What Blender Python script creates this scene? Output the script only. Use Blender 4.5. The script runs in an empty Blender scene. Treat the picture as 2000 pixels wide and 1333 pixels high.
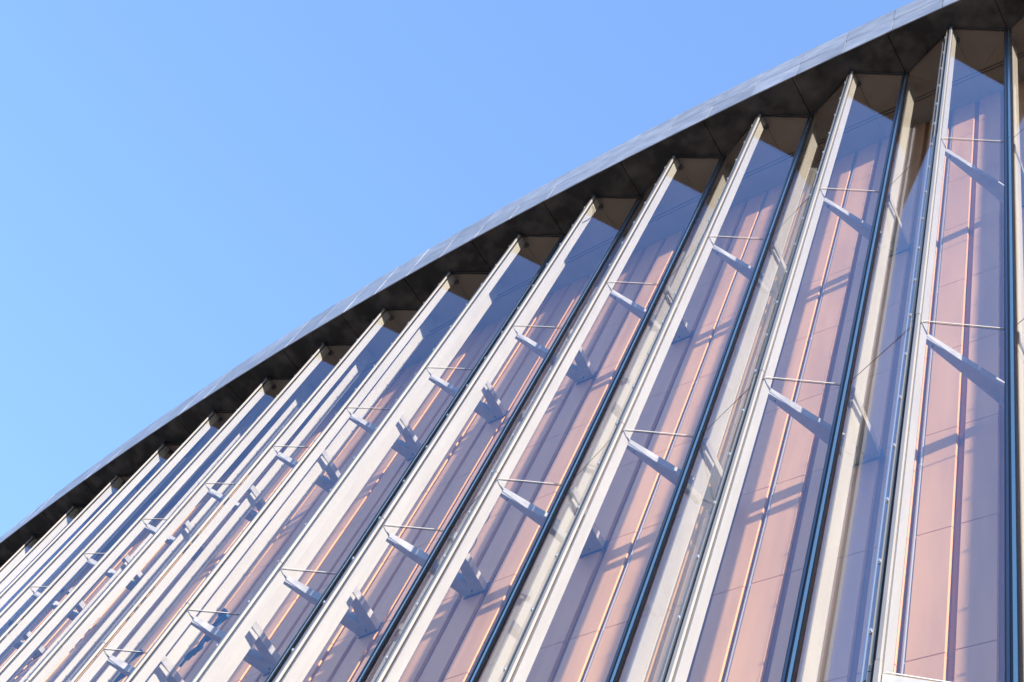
import bpy, bmesh, math, random
from mathutils import Vector, Matrix
random.seed(7)
scene = bpy.context.scene
# ------------------------------------------------------------------ layout frame
PF, PVX, PVY = 2829.1627, 1959.4152, -835.3156
AX0, AY0, TH0, KB, SP = -2.39582, 4.13211, 1.02277, 0.0139349, 1.25716
EYE = 1.6                       # eye height above the paving
ZT, ZA, ZB, ZC, ZD = 17.69+EYE, 13.762+EYE, 9.762+EYE, 5.815+EYE, 1.762+EYE
WALL_N = 0.94                   # copper wall behind the glass
RAD = SP/KB
def th(i): return TH0+KB*i
def P(i, n, z, du=0.0):
    """i: bay coordinate along the curved front, n: metres inwards, z: height, du: extra metres along"""
    x = AX0+RAD*(math.sin(th(i))-math.sin(TH0)); y = AY0-RAD*(math.cos(th(i))-math.cos(TH0))
    c, s = math.cos(th(i)), math.sin(th(i))
    return Vector((-(x+du*c-n*s), y+du*s+n*c, z))
def udir(i): return Vector((-math.cos(th(i)), math.sin(th(i)), 0))
def ndir(i): return Vector((math.sin(th(i)), math.cos(th(i)), 0))

# ------------------------------------------------------------------ camera
U = Vector((PVX-1000, -(PVY-666.5), PF)).normalized()
e1 = Vector((0, 0, 1)).cross(U).normalized(); e2 = U.cross(e1)
if e2.z < 0: e2 = -e2
e1 = e2.cross(U)
def c2w(v): return Vector((-(v.dot(e1)), v.dot(e2), v.dot(U)))
R_, Up_, F_ = c2w(Vector((1, 0, 0))), c2w(Vector((0, 1, 0))), c2w(Vector((0, 0, 1)))
cam_d = bpy.data.cameras.new('camera'); cam = bpy.data.objects.new('camera', cam_d)
scene.collection.objects.link(cam)
m = Matrix((R_, Up_, -F_)).transposed().to_4x4(); m.translation = Vector((0, 0, EYE))
cam.matrix_world = m
cam_d.sensor_width = 36; cam_d.lens = PF*36/2000; cam_d.clip_start = 0.05; cam_d.clip_end = 5000
scene.camera = cam

# ------------------------------------------------------------------ light
ALPHA, ELEV = math.radians(70.6), math.radians(10.6)
hd = (ndir(1.5)*math.cos(ALPHA)+udir(1.5)*math.sin(ALPHA)).normalized()
travel = Vector((hd.x*math.cos(ELEV), hd.y*math.cos(ELEV), -math.sin(ELEV)))
sl = bpy.data.lights.new('sun', 'SUN'); so = bpy.data.objects.new('sun', sl); scene.collection.objects.link(so)
so.rotation_euler = travel.to_track_quat('-Z', 'Y').to_euler()
sl.energy = 2.2; sl.angle = math.radians(0.6); sl.color = (1.0, 0.86, 0.72)
w = bpy.data.worlds.new('World'); scene.world = w; w.use_nodes = True
nt = w.node_tree; bg = nt.nodes['Background']
sky = nt.nodes.new('ShaderNodeTexSky'); sky.sky_type = 'NISHITA'; sky.sun_disc = False
sky.sun_elevation = ELEV; sky.sun_rotation = math.atan2(-travel.x, -travel.y)
sky.altitude = 0; sky.air_density = 1.5; sky.dust_density = 1.6; sky.ozone_density = 5.0
tint = nt.nodes.new('ShaderNodeMix'); tint.data_type = 'RGBA'; tint.blend_type = 'MULTIPLY'; tint.inputs[0].default_value = 1
tint.inputs[7].default_value = (.68, .765, 1.047, 1)    # white balance after the gamma below
gm = nt.nodes.new('ShaderNodeGamma'); gm.inputs[1].default_value = .6       # hazy air: softer gradient towards the horizon
nt.links.new(sky.outputs[0], gm.inputs[0]); nt.links.new(gm.outputs[0], tint.inputs[6]); nt.links.new(tint.outputs[2], bg.inputs[0]); bg.inputs[1].default_value = 0.15
scene.view_settings.view_transform = 'Standard'; scene.view_settings.look = 'None'
scene.view_settings.gamma = 1; scene.view_settings.use_curve_mapping = False
scene.view_settings.exposure = 2.45
scene.cycles.transparent_max_bounces = 48
scene.cycles.max_bounces = 14; scene.cycles.glossy_bounces = 8; scene.cycles.diffuse_bounces = 5

# ------------------------------------------------------------------ materials
def mat(name, col, rough=.5, metal=0., spec=.5):
    m = bpy.data.materials.new(name); m.use_nodes = True
    b = m.node_tree.nodes['Principled BSDF']
    b.inputs['Base Color'].default_value = (*col, 1); b.inputs['Roughness'].default_value = rough
    b.inputs['Metallic'].default_value = metal; b.inputs['Specular IOR Level'].default_value = spec
    return m
def noisy(m, c1, c2, scale=(1, 1, 1), detail=6, nscale=3., lo=.35, hi=.65, rlo=None, rhi=None, bump=0., coord='Object', rnd=0.):
    t = m.node_tree; b = t.nodes['Principled BSDF']
    tc = t.nodes.new('ShaderNodeTexCoord'); mp = t.nodes.new('ShaderNodeMapping'); mp.inputs['Scale'].default_value = scale
    nz = t.nodes.new('ShaderNodeTexNoise'); nz.inputs['Scale'].default_value = nscale; nz.inputs['Detail'].default_value = detail
    cr = t.nodes.new('ShaderNodeValToRGB'); cr.color_ramp.elements[0].position = lo; cr.color_ramp.elements[1].position = hi
    cr.color_ramp.elements[0].color = (*c1, 1); cr.color_ramp.elements[1].color = (*c2, 1)
    L = t.links.new
    L(tc.outputs[coord], mp.inputs[0]); L(mp.outputs[0], nz.inputs[0]); L(nz.outputs[0], cr.inputs[0]); L(cr.outputs[0], b.inputs['Base Color'])
    if rnd:
        oi = t.nodes.new('ShaderNodeObjectInfo'); rr = t.nodes.new('ShaderNodeMapRange'); rr.inputs[3].default_value = 1-rnd; rr.inputs[4].default_value = 1+rnd
        hs = t.nodes.new('ShaderNodeHueSaturation'); L(oi.outputs['Random'], rr.inputs[0]); L(rr.outputs[0], hs.inputs['Value']); L(cr.outputs[0], hs.inputs['Color']); L(hs.outputs[0], b.inputs['Base Color'])
    if rlo is not None:
        mr = t.nodes.new('ShaderNodeMapRange'); mr.inputs[1].default_value = lo; mr.inputs[2].default_value = hi
        mr.inputs[3].default_value = rlo; mr.inputs[4].default_value = rhi
        L(nz.outputs[0], mr.inputs[0]); L(mr.outputs[0], b.inputs['Roughness'])
    if bump:
        bp = t.nodes.new('ShaderNodeBump'); bp.inputs['Strength'].default_value = bump; bp.inputs['Distance'].default_value = .01
        L(nz.outputs[0], bp.inputs['Height']); L(bp.outputs[0], b.inputs['Normal'])
    return m
def glass(name, tint, refl, r0, k, pw):
    m = bpy.data.materials.new(name); m.use_nodes = True; t = m.node_tree; t.nodes.clear(); L = t.links.new
    out = t.nodes.new('ShaderNodeOutputMaterial'); mix = t.nodes.new('ShaderNodeMixShader')
    tr = t.nodes.new('ShaderNodeBsdfTransparent'); tr.inputs[0].default_value = (*tint, 1)
    gl = t.nodes.new('ShaderNodeBsdfGlossy'); gl.inputs['Roughness'].default_value = 0.0
    lw = t.nodes.new('ShaderNodeLayerWeight'); lw.inputs[0].default_value = .5
    # coating: blue seen straight on, neutral at grazing angles
    rc = t.nodes.new('ShaderNodeValToRGB'); rc.color_ramp.elements[0].position = .55; rc.color_ramp.elements[1].position = .85
    rc.color_ramp.elements[0].color = (*refl, 1); rc.color_ramp.elements[1].color = (.74, .80, .90, 1)
    L(lw.outputs['Facing'], rc.inputs[0]); L(rc.outputs[0], gl.inputs['Color'])
    p = t.nodes.new('ShaderNodeMath'); p.operation = 'POWER'; p.inputs[1].default_value = pw
    ma = t.nodes.new('ShaderNodeMath'); ma.operation = 'MULTIPLY_ADD'; ma.inputs[1].default_value = k; ma.inputs[2].default_value = r0; ma.use_clamp = True
    L(lw.outputs['Facing'], p.inputs[0]); L(p.outputs[0], ma.inputs[0])
    # the coating is on the outside; the inner surface is plain glass
    p2 = t.nodes.new('ShaderNodeMath'); p2.operation = 'POWER'; p2.inputs[1].default_value = 5
    m2 = t.nodes.new('ShaderNodeMath'); m2.operation = 'MULTIPLY_ADD'; m2.inputs[1].default_value = .35; m2.inputs[2].default_value = .03
    geo = t.nodes.new('ShaderNodeNewGeometry'); mf = t.nodes.new('ShaderNodeMix')
    L(lw.outputs['Facing'], p2.inputs[0]); L(p2.outputs[0], m2.inputs[0])
    L(geo.outputs['Backfacing'], mf.inputs[0]); L(ma.outputs[0], mf.inputs[2]); L(m2.outputs[0], mf.inputs[3]); L(mf.outputs[0], mix.inputs[0])
    L(tr.outputs[0], mix.inputs[1]); L(gl.outputs[0], mix.inputs[2]); L(mix.outputs[0], out.inputs[0])
    # very slight waviness of real toughened glass
    tc = t.nodes.new('ShaderNodeTexCoord'); nz = t.nodes.new('ShaderNodeTexNoise'); nz.inputs['Scale'].default_value = 1.3; nz.inputs['Detail'].default_value = 1
    bp = t.nodes.new('ShaderNodeBump'); bp.inputs['Strength'].default_value = .05; bp.inputs['Distance'].default_value = .01
    L(tc.outputs['Object'], nz.inputs[0]); L(nz.outputs[0], bp.inputs['Height']); L(bp.outputs[0], gl.inputs['Normal'])
    return m
M = {}
M['white'] = noisy(mat('white_coated_metal', (.8,.8,.8), .35), (.235,.24,.245), (.275,.275,.275), (2,2,.3), nscale=4)
M['strip'] = mat('white_sealing_strip', (.55,.56,.58), .4)
M['pipe'] = mat('pale_steel_pipe', (.52,.51,.50), .3, .1)
M['cream'] = mat('cream_coated_metal', (.29,.27,.23), .4)
M['ivory'] = noisy(mat('ivory_fin_paint', (.76,.74,.71), .5), (.33,.325,.295), (.365,.36,.33), (1.5,1.5,.25), nscale=5)
M['gasket'] = mat('black_gasket', (.02,.022,.028), .45)
M['steel'] = mat('blue_grey_metal', (.40,.50,.49), .22, .9)
M['steel2'] = mat('dark_blue_grey_metal', (.12,.15,.20), .3, .8)
M['galv'] = noisy(mat('galvanised_bracket', (.6,.62,.66), .38, .15), (.31,.31,.305), (.40,.40,.39), nscale=9, rlo=.3, rhi=.5)
M['foot'] = mat('dark_steel_plate', (.08,.08,.1), .5, .3)
M['copper'] = noisy(mat('copper_toned_panel', (.72,.40,.29), .42, .25), (.72,.41,.225), (.84,.49,.27), (1,1,.12), nscale=5, rlo=.36, rhi=.5, rnd=.06)
M['edge_sun_tint'] = mat('folded_edge_sun_tint', (.85,.47,.18), .4, .2)  # low sun on the panel returns, put into a brighter orange
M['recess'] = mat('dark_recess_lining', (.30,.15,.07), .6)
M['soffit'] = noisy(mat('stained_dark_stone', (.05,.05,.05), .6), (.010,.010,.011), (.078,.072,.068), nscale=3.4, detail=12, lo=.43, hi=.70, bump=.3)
M['ceil'] = noisy(mat('brown_ceiling_board', (.2,.17,.15), .6), (.27,.25,.225), (.33,.31,.285), nscale=1.5)
M['fascia'] = noisy(mat('weathered_zinc', (.3,.32,.35), .35, .5), (.29,.33,.39), (.38,.43,.495), (1,1,2.0), nscale=3.6, detail=10, lo=.36, hi=.66, rlo=.46, rhi=.58, rnd=.13)
M['roof'] = mat('grey_roof_sheet', (.25,.26,.28), .6)
M['wall'] = mat('grey_render', (.4,.39,.38), .8)
M['chrome'] = mat('polished_clip', (.75,.78,.8), .2, .8)
M['frost'] = noisy(mat('frosted_spandrel', (.72,.76,.8), .3), (.26,.28,.30), (.33,.345,.36), nscale=14, detail=8, lo=.3, hi=.7)
M['blue'] = mat('blue_lacquer', (.035,.14,.30), .35)
M['bluedark'] = mat('dark_blue_lacquer', (.02,.06,.13), .5)
M['cable'] = mat('black_cable', (.03,.03,.035), .5)
M['pave'] = noisy(mat('pale_stone_paving', (.4,.38,.36), .8), (.07,.068,.065), (.11,.105,.10), nscale=.6, detail=8)
M['glass_w'] = glass('coated_glass', (.95,.945,.93), (.52,.72,1.0), .12, .40, 2.3)
M['glass_clear'] = glass('inner_glass_face', (.97,.98,.985), (1,1,1), .02, .3, 5)

# ------------------------------------------------------------------ object helpers
def link(name, bm, mats, parent=None, kind=None, smooth=False):
    me = bpy.data.meshes.new(name)
    bmesh.ops.recalc_face_normals(bm, faces=bm.faces)
    bm.to_mesh(me); bm.free()
    for x in (mats if isinstance(mats, (list, tuple)) else [mats]): me.materials.append(M[x])
    if smooth:
        for f in me.polygons: f.use_smooth = True
    o = bpy.data.objects.new(name, me); scene.collection.objects.link(o)
    if parent is not None: o.parent = parent
    if kind: o['kind'] = kind
    return o
def empty(name, parent=None):
    o = bpy.data.objects.new(name, None); scene.collection.objects.link(o); o.empty_display_size = .2
    if parent is not None: o.parent = parent
    return o
def prism(bm, pts, z0, z1, mi=0):
    """pts: plan points (Vectors); z0,z1 heights"""
    lo = [bm.verts.new((p.x, p.y, z0)) for p in pts]; hi = [bm.verts.new((p.x, p.y, z1)) for p in pts]
    n = len(pts); fs = [bm.faces.new(lo[::-1]), bm.faces.new(hi)]
    for a in range(n): fs.append(bm.faces.new((lo[a], lo[(a+1) % n], hi[(a+1) % n], hi[a])))
    for f in fs: f.material_index = mi
    return fs
def pb(bm, i, u0, u1, n0, n1, z0, z1, mi=0):
    return prism(bm, [P(i,n0,0,u0), P(i,n0,0,u1), P(i,n1,0,u1), P(i,n1,0,u0)], z0, z1, mi)
def tube(bm, pts, r, seg=8, mi=0, caps=True, flat=1.0):
    rings = []
    for k, p in enumerate(pts):
        d = (pts[min(k+1, len(pts)-1)]-pts[max(k-1, 0)]).normalized()
        a = Vector((0, 0, 1)) if abs(d.z) < .9 else Vector((1, 0, 0))
        x = d.cross(a).normalized(); y = d.cross(x).normalized()
        rings.append([bm.verts.new(p+x*r*math.cos(t*2*math.pi/seg)+y*r*flat*math.sin(t*2*math.pi/seg)) for t in range(seg)])
    for a, b in zip(rings, rings[1:]):
        for t in range(seg): bm.faces.new((a[t], a[(t+1) % seg], b[(t+1) % seg], b[t])).material_index = mi
    if caps: bm.faces.new(rings[0][::-1]); bm.faces.new(rings[-1])
def bevel(bm, w):
    bmesh.ops.bevel(bm, geom=list(bm.edges), offset=w, segments=1, affect='EDGES')
def project(v):
    d = v-Vector((0, 0, EYE)); z = d.dot(F_)
    if z <= .1: return None
    return 1000+PF*d.dot(R_)/z, 666.5-PF*d.dot(Up_)/z
def seen(pts, mrg=30):
    q = [project(p) for p in pts]; q = [a for a in q if a]
    if not q: return False
    xs = [a[0] for a in q]; ys = [a[1] for a in q]
    return max(xs) > -mrg and min(xs) < 2000+mrg and max(ys) > -mrg and min(ys) < 1333+mrg
def visbay(i, z0, z1): return seen([P(i, .1, z0+(z1-z0)*k/8) for k in range(9)], 40)

# ------------------------------------------------------------------ ground
bm = bmesh.new()
vs = [bm.verts.new(v) for v in ((-600, -600, 0), (600, -600, 0), (600, 600, 0), (-600, 600, 0))]; bm.faces.new(vs)
link('ground', bm, 'pave', kind='structure')

# ------------------------------------------------------------------ the building
I0, I1 = -4, 19                 # ridge indices built
VO = -0.5629                    # valley offset from its ridge, metres (towards -u)
VN = 0.29
bld = empty('glass_fronted_building'); bld.location = P(7, 0, 0)
bpy.context.view_layer.update()
bld['label'] = 'curved building with a folded glass front, copper coloured wall behind it and dark overhanging roof'
bld['category'] = 'building'
def part(name, bm, mats, parent=None, **k):
    o = link(name, bm, mats, None, **k); o.parent = parent or bld
    base = bld if parent is None else parent
    # keep world placement: geometry is in world space, so undo the parents' translation
    o.matrix_parent_inverse = Matrix.Translation(-bld.location)
    return o
def node(name, loc=None, parent=None):
    o = bpy.data.objects.new(name, None); scene.collection.objects.link(o); o.parent = parent or bld
    o.matrix_parent_inverse = Matrix.Translation(-bld.location); o.empty_display_size = .1
    return o
def sub(name, bm, mats, parent, **k):
    o = link(name, bm, mats, None, **k); o.parent = parent
    return o
def seglist(a, b): return [a+(b-a)*k/8 for k in range(9)]

rows = [(ZA, ZT), (ZB, ZA), (ZC, ZB), (ZD, ZC), (0.02, ZD)]
G = .006
# glass -----------------------------------------------------------
def pane_bm(bm, a, b, z0, z1):
    """a,b plan points at the outer face, ordered so that the outside lies to one side"""
    d = (b-a).normalized(); nn = Vector((d.y, -d.x, 0))
    if nn.dot(ndir(5)) < 0: nn = -nn             # nn points inwards
    t = .012
    fo = [Vector((a.x, a.y, z0)), Vector((b.x, b.y, z0)), Vector((b.x, b.y, z1)), Vector((a.x, a.y, z1))]
    o = [bm.verts.new(v) for v in fo]; q = [bm.verts.new(v+nn*t) for v in fo]
    bm.faces.new(o).material_index = 0
    bm.faces.new(q[::-1]).material_index = 1
    for k in range(4): bm.faces.new((o[k], o[(k+1) % 4], q[(k+1) % 4], q[k])).material_index = 1
restw, rests = bmesh.new(), bmesh.new()
for i in range(I0, I1):
    for r, (z0, z1) in enumerate(rows):
        # wide pane: ridge i -> valley i ; return pane: valley i -> ridge i-1
        ends = ((P(i, .012, 0, -.012), P(i, VN-.004, 0, VO+.03), 'wide_glass_pane'),
                (P(i, VN-.004, 0, VO-.03), P(i-1, .012, 0, .03), 'return_glass_pane'))
        for a, b, nm in ends:
            vis = r < 3 and visbay(i, z0, z1)
            if r >= 3:
                pane_bm(rests, a, b, z0+G, z1-G); continue
            if vis:
                bm = bmesh.new(); pane_bm(bm, a, b, z0+G, z1-G-(.03 if r == 0 else 0)); part(nm, bm, ['glass_w', 'glass_clear'])
            else: pane_bm(restw, a, b, z0+G, z1-G)
o = part('glass_pane', restw, ['glass_w', 'glass_clear'], kind='stuff')
o = part('frosted_spandrel_panel', rests, ['frost', 'frost'])
# ridge mullions --------------------------------------------------
nclip = 0; restc = bmesh.new()
def clip(bm, i, z):
    c = P(i, -.004, z, .062)
    pb(bm, i, .055, .075, -.012, .004, z-.012, z+.012)
    pb(bm, i, .060, .070, -.020, -.012, z-.006, z+.016)
for i in range(I0, I1):
    mu = node('ridge_mullion')
    bm = bmesh.new()
    for r, (z0, z1) in enumerate(rows):
        e = .002*(r % 2)
        pb(bm, i, -.013-e, .013+e, -.026-e, -.002, z0+.062, z1+.058 if r else z1-.05)
    bevel(bm, .0015); sub('cap', bm, 'white', mu)
    bm = bmesh.new(); pb(bm, i, -.006, .05, -.002, .0095, 0.02, ZT-.03); sub('gasket', bm, 'gasket', mu)
    bm = bmesh.new()
    for r, (z0, z1) in enumerate(rows): pb(bm, i, .036, .056, -.013, -.0025, z0+.004, z1-.004 if r else z1-.05)
    sub('edge_bead', bm, 'cream', mu)
    bm = bmesh.new(); pb(bm, i, -.011, .011, .026, .122, 0.02, ZT-.004); bevel(bm, .002); sub('fin', bm, 'ivory', mu)
    bm = bmesh.new(); tube(bm, [P(i, .088, .03, .128), P(i, .088, ZT-.01, .128)], .020, 14); sub('inner_tube', bm, 'pipe', mu, smooth=True)
    bm = bmesh.new(); pb(bm, i, -.022, .022, -.04, .0, ZT-.05, ZT-.002); sub('head_cap', bm, 'steel2', mu)
    bm = bmesh.new(); pb(bm, i, -.03, .03, .125, .185, ZT-.05, ZT-.003); bevel(bm, .004); tube(bm, [P(i, .155, ZT-.075), P(i, .155, ZT-.05)], .012, 8); sub('head_bracket', bm, 'foot', mu)
    z = ZT-.35
    while z > ZC-.3:
        v = project(P(i, 0, z, .06))
        if v and -10 < v[0] < 2010 and -10 < v[1] < 1343 and nclip < 100 and i <= 5:
            bm = bmesh.new(); clip(bm, i, z); sub('glazing_clip', bm, 'chrome', mu); nclip += 1
        else: clip(restc, i, z)
        z -= .622
part('glazing_clips', restc, 'chrome', kind='stuff')
# valley mullions --------------------------------------------------
for i in range(I0, I1):
    mu = node('valley_mullion')
    bm = bmesh.new(); pb(bm, i, VO+.014, VO+.030, VN-.024, VN-.004, 0.02, ZT-.03); sub('outer_bar', bm, 'steel2', mu)
    bm = bmesh.new()
    for r, (z0, z1) in enumerate(rows): pb(bm, i, VO-.026, VO-.004, VN-.025+.002*(r % 2), VN-.004, z0+.03, z1+.026 if r else z1-.03)
    sub('bright_bar', bm, 'steel', mu)
    bm = bmesh.new(); pb(bm, i, VO-.038, VO+.040, VN-.003, VN+.012, 0.02, ZT-.03)
    for ua, ub in ((.0305, .040), (-.0035, .0135), (-.038, -.0265)): pb(bm, i, VO+ua, VO+ub, VN-.018, VN-.0035, 0.02, ZT-.03)
    sub('gasket', bm, 'gasket', mu)
    bm = bmesh.new(); pb(bm, i, VO-.010, VO+.010, .40, .545, 0.02, ZT-.004); bevel(bm, .002); sub('fin', bm, 'ivory', mu)
# transoms, joints, brackets --------------------------------------
def bar(bm, a, b, z, h, t, off=0.):
    d = (b-a).normalized(); nn = Vector((d.y, -d.x, 0))
    if nn.dot(ndir(5)) < 0: nn = -nn
    prism(bm, [a-nn*(t+off), b-nn*(t+off), b-nn*off, a-nn*off], z-h/2, z+h/2)
for i in range(I0, I1):
    for r, z in enumerate((ZA, ZB, ZC, ZD)):
        a, b = P(i, .012, 0, -.012), P(i, VN-.004, 0, VO+.034)
        tr = node('transom') if visbay(i, z-.5, z+.5) or i in (-1, 0) else None
        par = tr
        if tr is None: continue
        bm = bmesh.new(); bar(bm, a+(b-a)*.03, b-(b-a)*.03, z, .007, .006, .002); bevel(bm, .001); sub('cover_strip', bm, 'strip', tr)
        bm = bmesh.new(); bar(bm, a, b, z, .011, .0015, -.009); sub('gasket', bm, 'gasket', tr)
        a, b = P(i, VN-.004, 0, VO-.034), P(i-1, .012, 0, .035)
        bm = bmesh.new(); bar(bm, a, b, z, .008, .002, .0005); sub('joint', bm, 'gasket', tr)
BH = .09
for i in range(-1, 17):
    for r, z in enumerate((ZA, ZB, ZC)):
        if not visbay(i, z-1.2, z+.6): continue
        z0 = z-.05
        bk = node('wall_bracket')
        W = WALL_N-.012
        pts = [P(i,.124,0,-.004), P(i,.145,0,.030), P(i-.262, W, 0), P(i-.44, W, 0),
               P(i, VN+.06, 0, VO-.035), P(i, VN+.06, 0, VO+.035), P(i-.345, .82, 0)]
        bm = bmesh.new(); prism(bm, pts, z0, z0+BH); bevel(bm, .003); sub('forked_arm', bm, 'galv', bk)
        bm = bmesh.new(); prism(bm, [P(i-.25,W+.001,0), P(i-.452,W+.001,0), P(i-.452,W+.011,0), P(i-.25,W+.011,0)], z0-.012, z0+BH+.03); sub('base_plate', bm, 'foot', bk)
        bm = bmesh.new(); tube(bm, [P(i,.016,z-.004,-.016), P(i,.07,z-.02,-.018), P(i,.125,z-.008,-.016)], .004, 6); sub('tie_rod', bm, 'galv', bk)
        bm = bmesh.new(); tube(bm, [P(i,.20,z0-.001,-.026), P(i,.20,z0-.012,-.026)], .010, 8); tube(bm, [P(i-.35,.89,z0-.001), P(i-.35,.89,z0-.012)], .010, 8)
        sub('bolts', bm, 'foot', bk)
# copper wall ------------------------------------------------------
TOPW = ZT-.004
def joints_z():
    z = 7.15+EYE; out = [z]
    while z < TOPW: z += 1.34; out.append(z)
    z = 7.15+EYE
    while z > 0: z -= 1.34; out.append(z)
    return sorted(q for q in out if .3 < q < TOPW-.15)
JZ = joints_z()
def strip_bm(c0, c1, z0, z1, bm):
    g = .0035; zs = [z0]+[q for q in JZ if z0 < q < z1]+[z1]
    for a, b in zip(zs, zs[1:]):
        jt = random.uniform(-.0012, .0012)
        fs = prism(bm, [P(c0, WALL_N+jt, 0), P(c1, WALL_N-jt, 0), P(c1, WALL_N+.037, 0), P(c0, WALL_N+.037, 0)], a+g, b-g)
        fs[3].material_index = 1; fs[5].material_index = 1  # side faces take the orange that stands in for sunlight
rest = bmesh.new()
bgp = bmesh.new()
k = 4*I0-2
while k < 4*(I1-1):
    c0, c1 = k/4+.08, k/4+.28      # panel between two recesses
    if -.6 < (c0+c1)/2 < 16.2:
        bm = bmesh.new(); strip_bm(c0, c1, .02, TOPW, bm); bevel(bm, .0025); part('cladding_strip', bm, ['copper', 'edge_sun_tint'])
    else: strip_bm(c0, c1, .02, TOPW, rest)
    k += 1
part('cladding_strips', rest, ['copper', 'edge_sun_tint'], kind='stuff')
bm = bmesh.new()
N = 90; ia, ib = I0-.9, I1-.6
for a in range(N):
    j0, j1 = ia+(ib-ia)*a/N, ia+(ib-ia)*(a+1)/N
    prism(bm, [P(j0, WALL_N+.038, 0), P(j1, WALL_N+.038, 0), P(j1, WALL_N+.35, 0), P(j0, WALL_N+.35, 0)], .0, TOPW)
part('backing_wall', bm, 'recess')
for i in range(-1, 17):
    bm = bmesh.new(); tube(bm, [P(i+.294, WALL_N+.019, .05), P(i+.294, WALL_N+.019, TOPW-.01)], .017, 12)
    for z in range(2, 18, 3): tube(bm, [P(i+.294, WALL_N+.019, z), P(i+.294, WALL_N+.019, z+.05)], .020, 12)
    part('conduit', bm, 'pipe', smooth=True)
# roof: soffit, ceiling, fascia --------------------------------------
OV = -.28
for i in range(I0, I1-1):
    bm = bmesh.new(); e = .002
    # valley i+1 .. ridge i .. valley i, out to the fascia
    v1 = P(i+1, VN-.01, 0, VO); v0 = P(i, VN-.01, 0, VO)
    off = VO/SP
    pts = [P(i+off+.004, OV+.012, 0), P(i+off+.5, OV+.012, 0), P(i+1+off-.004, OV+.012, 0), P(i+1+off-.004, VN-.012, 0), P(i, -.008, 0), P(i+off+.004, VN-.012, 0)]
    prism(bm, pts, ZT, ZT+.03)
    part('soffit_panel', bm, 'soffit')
bm = bmesh.new()
for a in range(N):
    j0, j1 = ia+(ib-ia)*a/N, ia+(ib-ia)*(a+1)/N
    for n0, n1 in ((-.26, 1.28),):
        prism(bm, [P(j0, n0, 0), P(j1, n0, 0), P(j1, n1, 0), P(j0, n1, 0)], ZT+.045, ZT+.3)
# lower ceiling sheet between the glass line and the wall
part('ceiling_core', bm, 'gasket')
for i in range(I0, I1-1):
    off = VO/SP; g = .004
    bm = bmesh.new()
    prism(bm, [P(i, .0, 0, .003), P(i+1+off, VN-.004, 0), P(i+1, .0, 0, -.003), P(i+1, .612, 0, -.003), P(i, .612, 0, .003)], ZT+.0005, ZT+.029)
    prism(bm, [P(i, .626, 0, .002), P(i+1, .626, 0, -.002), P(i+1, .650, 0, -.002), P(i, .650, 0, .002)], ZT+.001, ZT+.03)
    prism(bm, [P(i, .664, 0, .002), P(i+1, .664, 0, -.002), P(i+1, WALL_N+.07, 0, -.002), P(i, WALL_N+.07, 0, .002)], ZT+.001, ZT+.03)
    part('ceiling_board', bm, 'ceil')
bm = bmesh.new()
for i in range(I0, I1):
    bar(bm, P(i, .014, 0, -.012), P(i, VN, 0, VO+.03), ZT-.015, .028, .012, -.004)
    bar(bm, P(i, VN, 0, VO-.03), P(i-1, .014, 0, .03), ZT-.015, .028, .012, -.004)
part('head_frame', bm, 'gasket')
ZF = ZT+1.0
j = I0-.5
while j < I1-1:
    for (z0, z1, n0) in ((ZT-.012, ZT+.484, OV), (ZT+.506, ZF, OV+.003)):
        sh = .012 if z0 > ZT else 0
        bm = bmesh.new(); t = random.uniform(-.002, .002)
        prism(bm, [P(j+.004+sh, n0+t, 0), P(j+.497+sh, n0-t, 0), P(j+.497+sh, n0+.012, 0), P(j+.003+sh, n0+.012, 0)], z0, z1)
        part('fascia_panel' , bm, 'fascia')
    j += .5
bm = bmesh.new()
for a in range(N):
    j0, j1 = ia+(ib-ia)*a/N, ia+(ib-ia)*(a+1)/N
    prism(bm, [P(j0, OV+.02, 0), P(j1, OV+.02, 0), P(j1, 9, 0), P(j0, 9, 0)], ZT+.31, ZF-.01)
part('roof', bm, 'roof')
bm = bmesh.new()
for a in range(N):
    j0, j1 = ia+(ib-ia)*a/N, ia+(ib-ia)*(a+1)/N
    prism(bm, [P(j0, OV+.0165, 0), P(j1, OV+.0165, 0), P(j1, OV+.019, 0), P(j0, OV+.019, 0)], ZT+.05, ZF-.02)
part('fascia_backing', bm, 'gasket')
bm = bmesh.new()
for jj in (ia-.2, ib):
    prism(bm, [P(jj, 0, 0), P(jj+.2, 0, 0), P(jj+.2, 9, 0), P(jj, 9, 0)], 0, ZT+.3)
prism(bm, [P(ia, 8.8, 0), P((ia+ib)/2, 8.8, 0), P(ib, 8.8, 0), P(ib, 9, 0), P((ia+ib)/2, 9, 0), P(ia, 9, 0)], 0, ZT+.3)
part('end_wall', bm, 'wall')

# ------------------------------------------------------------------ loose things in the cavity
def thing(name, bm, mats, label, cat, group=None):
    o = link(name, bm, mats, smooth=True); o['label'] = label; o['category'] = cat
    if group: o['group'] = group
    return o
# curled cable end on the fin of ridge 4
bm = bmesh.new(); c = []
for k in range(22):
    a = k/21
    c.append(P(4, .03+.075*math.sin(a*math.pi*.95), ZT-.30-.55*a**1.4+.05*math.sin(a*math.pi), -.02-.02*math.sin(a*3)))
tube(bm, c, .004, 6)
thing('curled_cable', bm, 'cable', 'thin dark cable curling out of the top of a white fin just under the roof', 'cable')
bm = bmesh.new(); c = []
for k in range(26):
    a = k/25
    c.append(P(3.45, .5+.015*math.sin(a*9), 10.36+EYE-.72*a, .012*math.sin(a*14)))
tube(bm, c, .006, 6); tube(bm, [c[12], c[13]], .013, 8)
thing('hanging_cable', bm, 'cable', 'black cable with a small connector hanging behind the glass above a steel bracket', 'cable')

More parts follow.
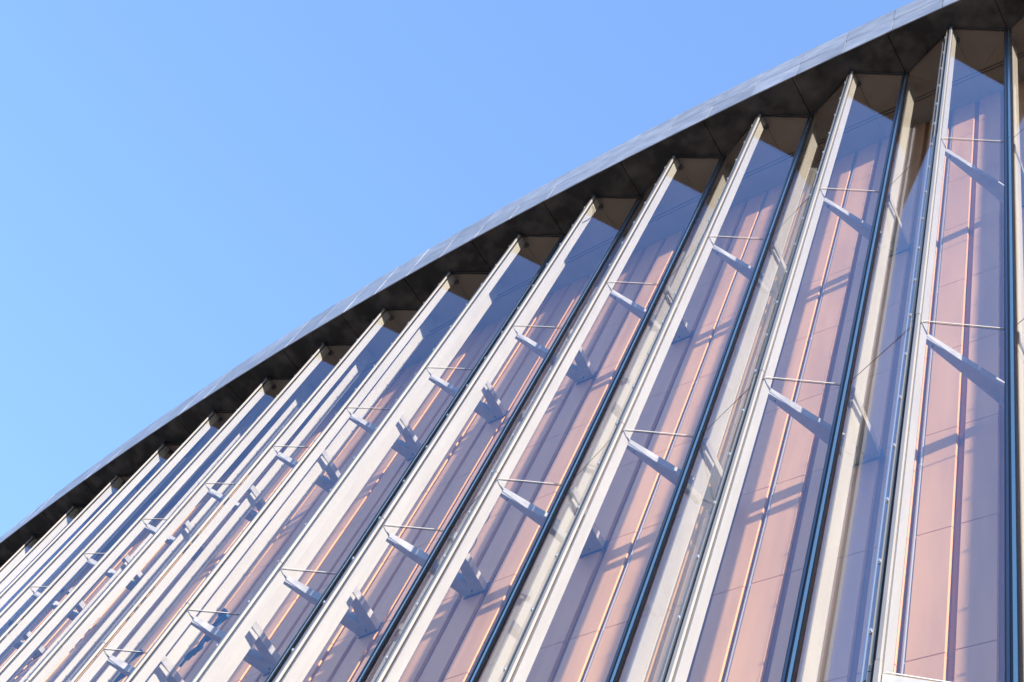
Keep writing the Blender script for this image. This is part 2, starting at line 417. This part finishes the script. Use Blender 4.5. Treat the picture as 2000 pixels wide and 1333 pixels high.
# blue ribbons and a small camera low down behind the glass on the left
def ribbon(name, strokes, label, r=.032, n=.80, **k):
    e = empty(name); e.location = P(strokes[0][0][0], n, strokes[0][0][1]+EYE); e['label'] = label; e['category'] = 'ribbon'; e['group'] = 'blue ribbons low behind the glass'
    for st in strokes:
        pts = [P(a, n-.012*q, z+EYE) for q, (a, z) in enumerate(st)]
        sm = []
        for a, b in zip(pts, pts[1:]): sm += [a.lerp(b, t/4) for t in range(4)]
        sm.append(pts[-1])
        for q in range(3):
            sm = [sm[0]]+[(sm[t-1]+sm[t]*2+sm[t+1])/4 for t in range(1, len(sm)-1)]+[sm[-1]]
        bm = bmesh.new(); tube(bm, sm, r, 10, flat=.45); o = link('band', bm, 'blue', smooth=True); o.parent = e; o.matrix_parent_inverse = Matrix.Translation(-e.location)
        bm = bmesh.new(); tube(bm, [p+Vector((0, 0, r*.9)) for p in sm], .004, 6); o = link('edge_trim', bm, 'chrome', smooth=True); o.parent = e; o.matrix_parent_inverse = Matrix.Translation(-e.location)
    return e
ribbon('blue_ribbon', [[(7.02,10.42),(6.98,10.56),(6.92,10.57),(6.82,10.6),(6.83,10.69),(6.70,10.67)], [(6.92,10.57),(6.95,10.75),(6.92,10.87)]],
       'long forked blue ribbon with pale edges, under the bracket arm in the lower left panes')
ribbon('blue_ribbon', [[(6.97,11.06),(6.96,11.2),(6.90,11.30)], [(6.97,11.03),(6.87,11.11),(6.79,11.13)]],
       'short forked blue ribbon just above the bracket arm, higher than the long forked one')
for a, (st, lab) in enumerate((([[(8.41,10.97),(8.37,11.11),(8.36,11.16)]], 'steep short blue ribbon, leftmost of the fan at the bottom edge'),
                 ([[(8.34,10.86),(8.19,10.98),(8.05,10.98)]], 'curved blue ribbon in the middle of the fan at the bottom edge'),
                 ([[(8.25,10.76),(8.15,10.83),(7.98,10.86)]], 'lowest blue ribbon of the fan at the bottom edge'),
                 ([[(8.26,11.20),(8.16,11.26),(8.02,11.25)]], 'topmost blue ribbon of the fan, above the small bracket arm'))):
    ribbon('blue_ribbon', st, lab, r=.034)
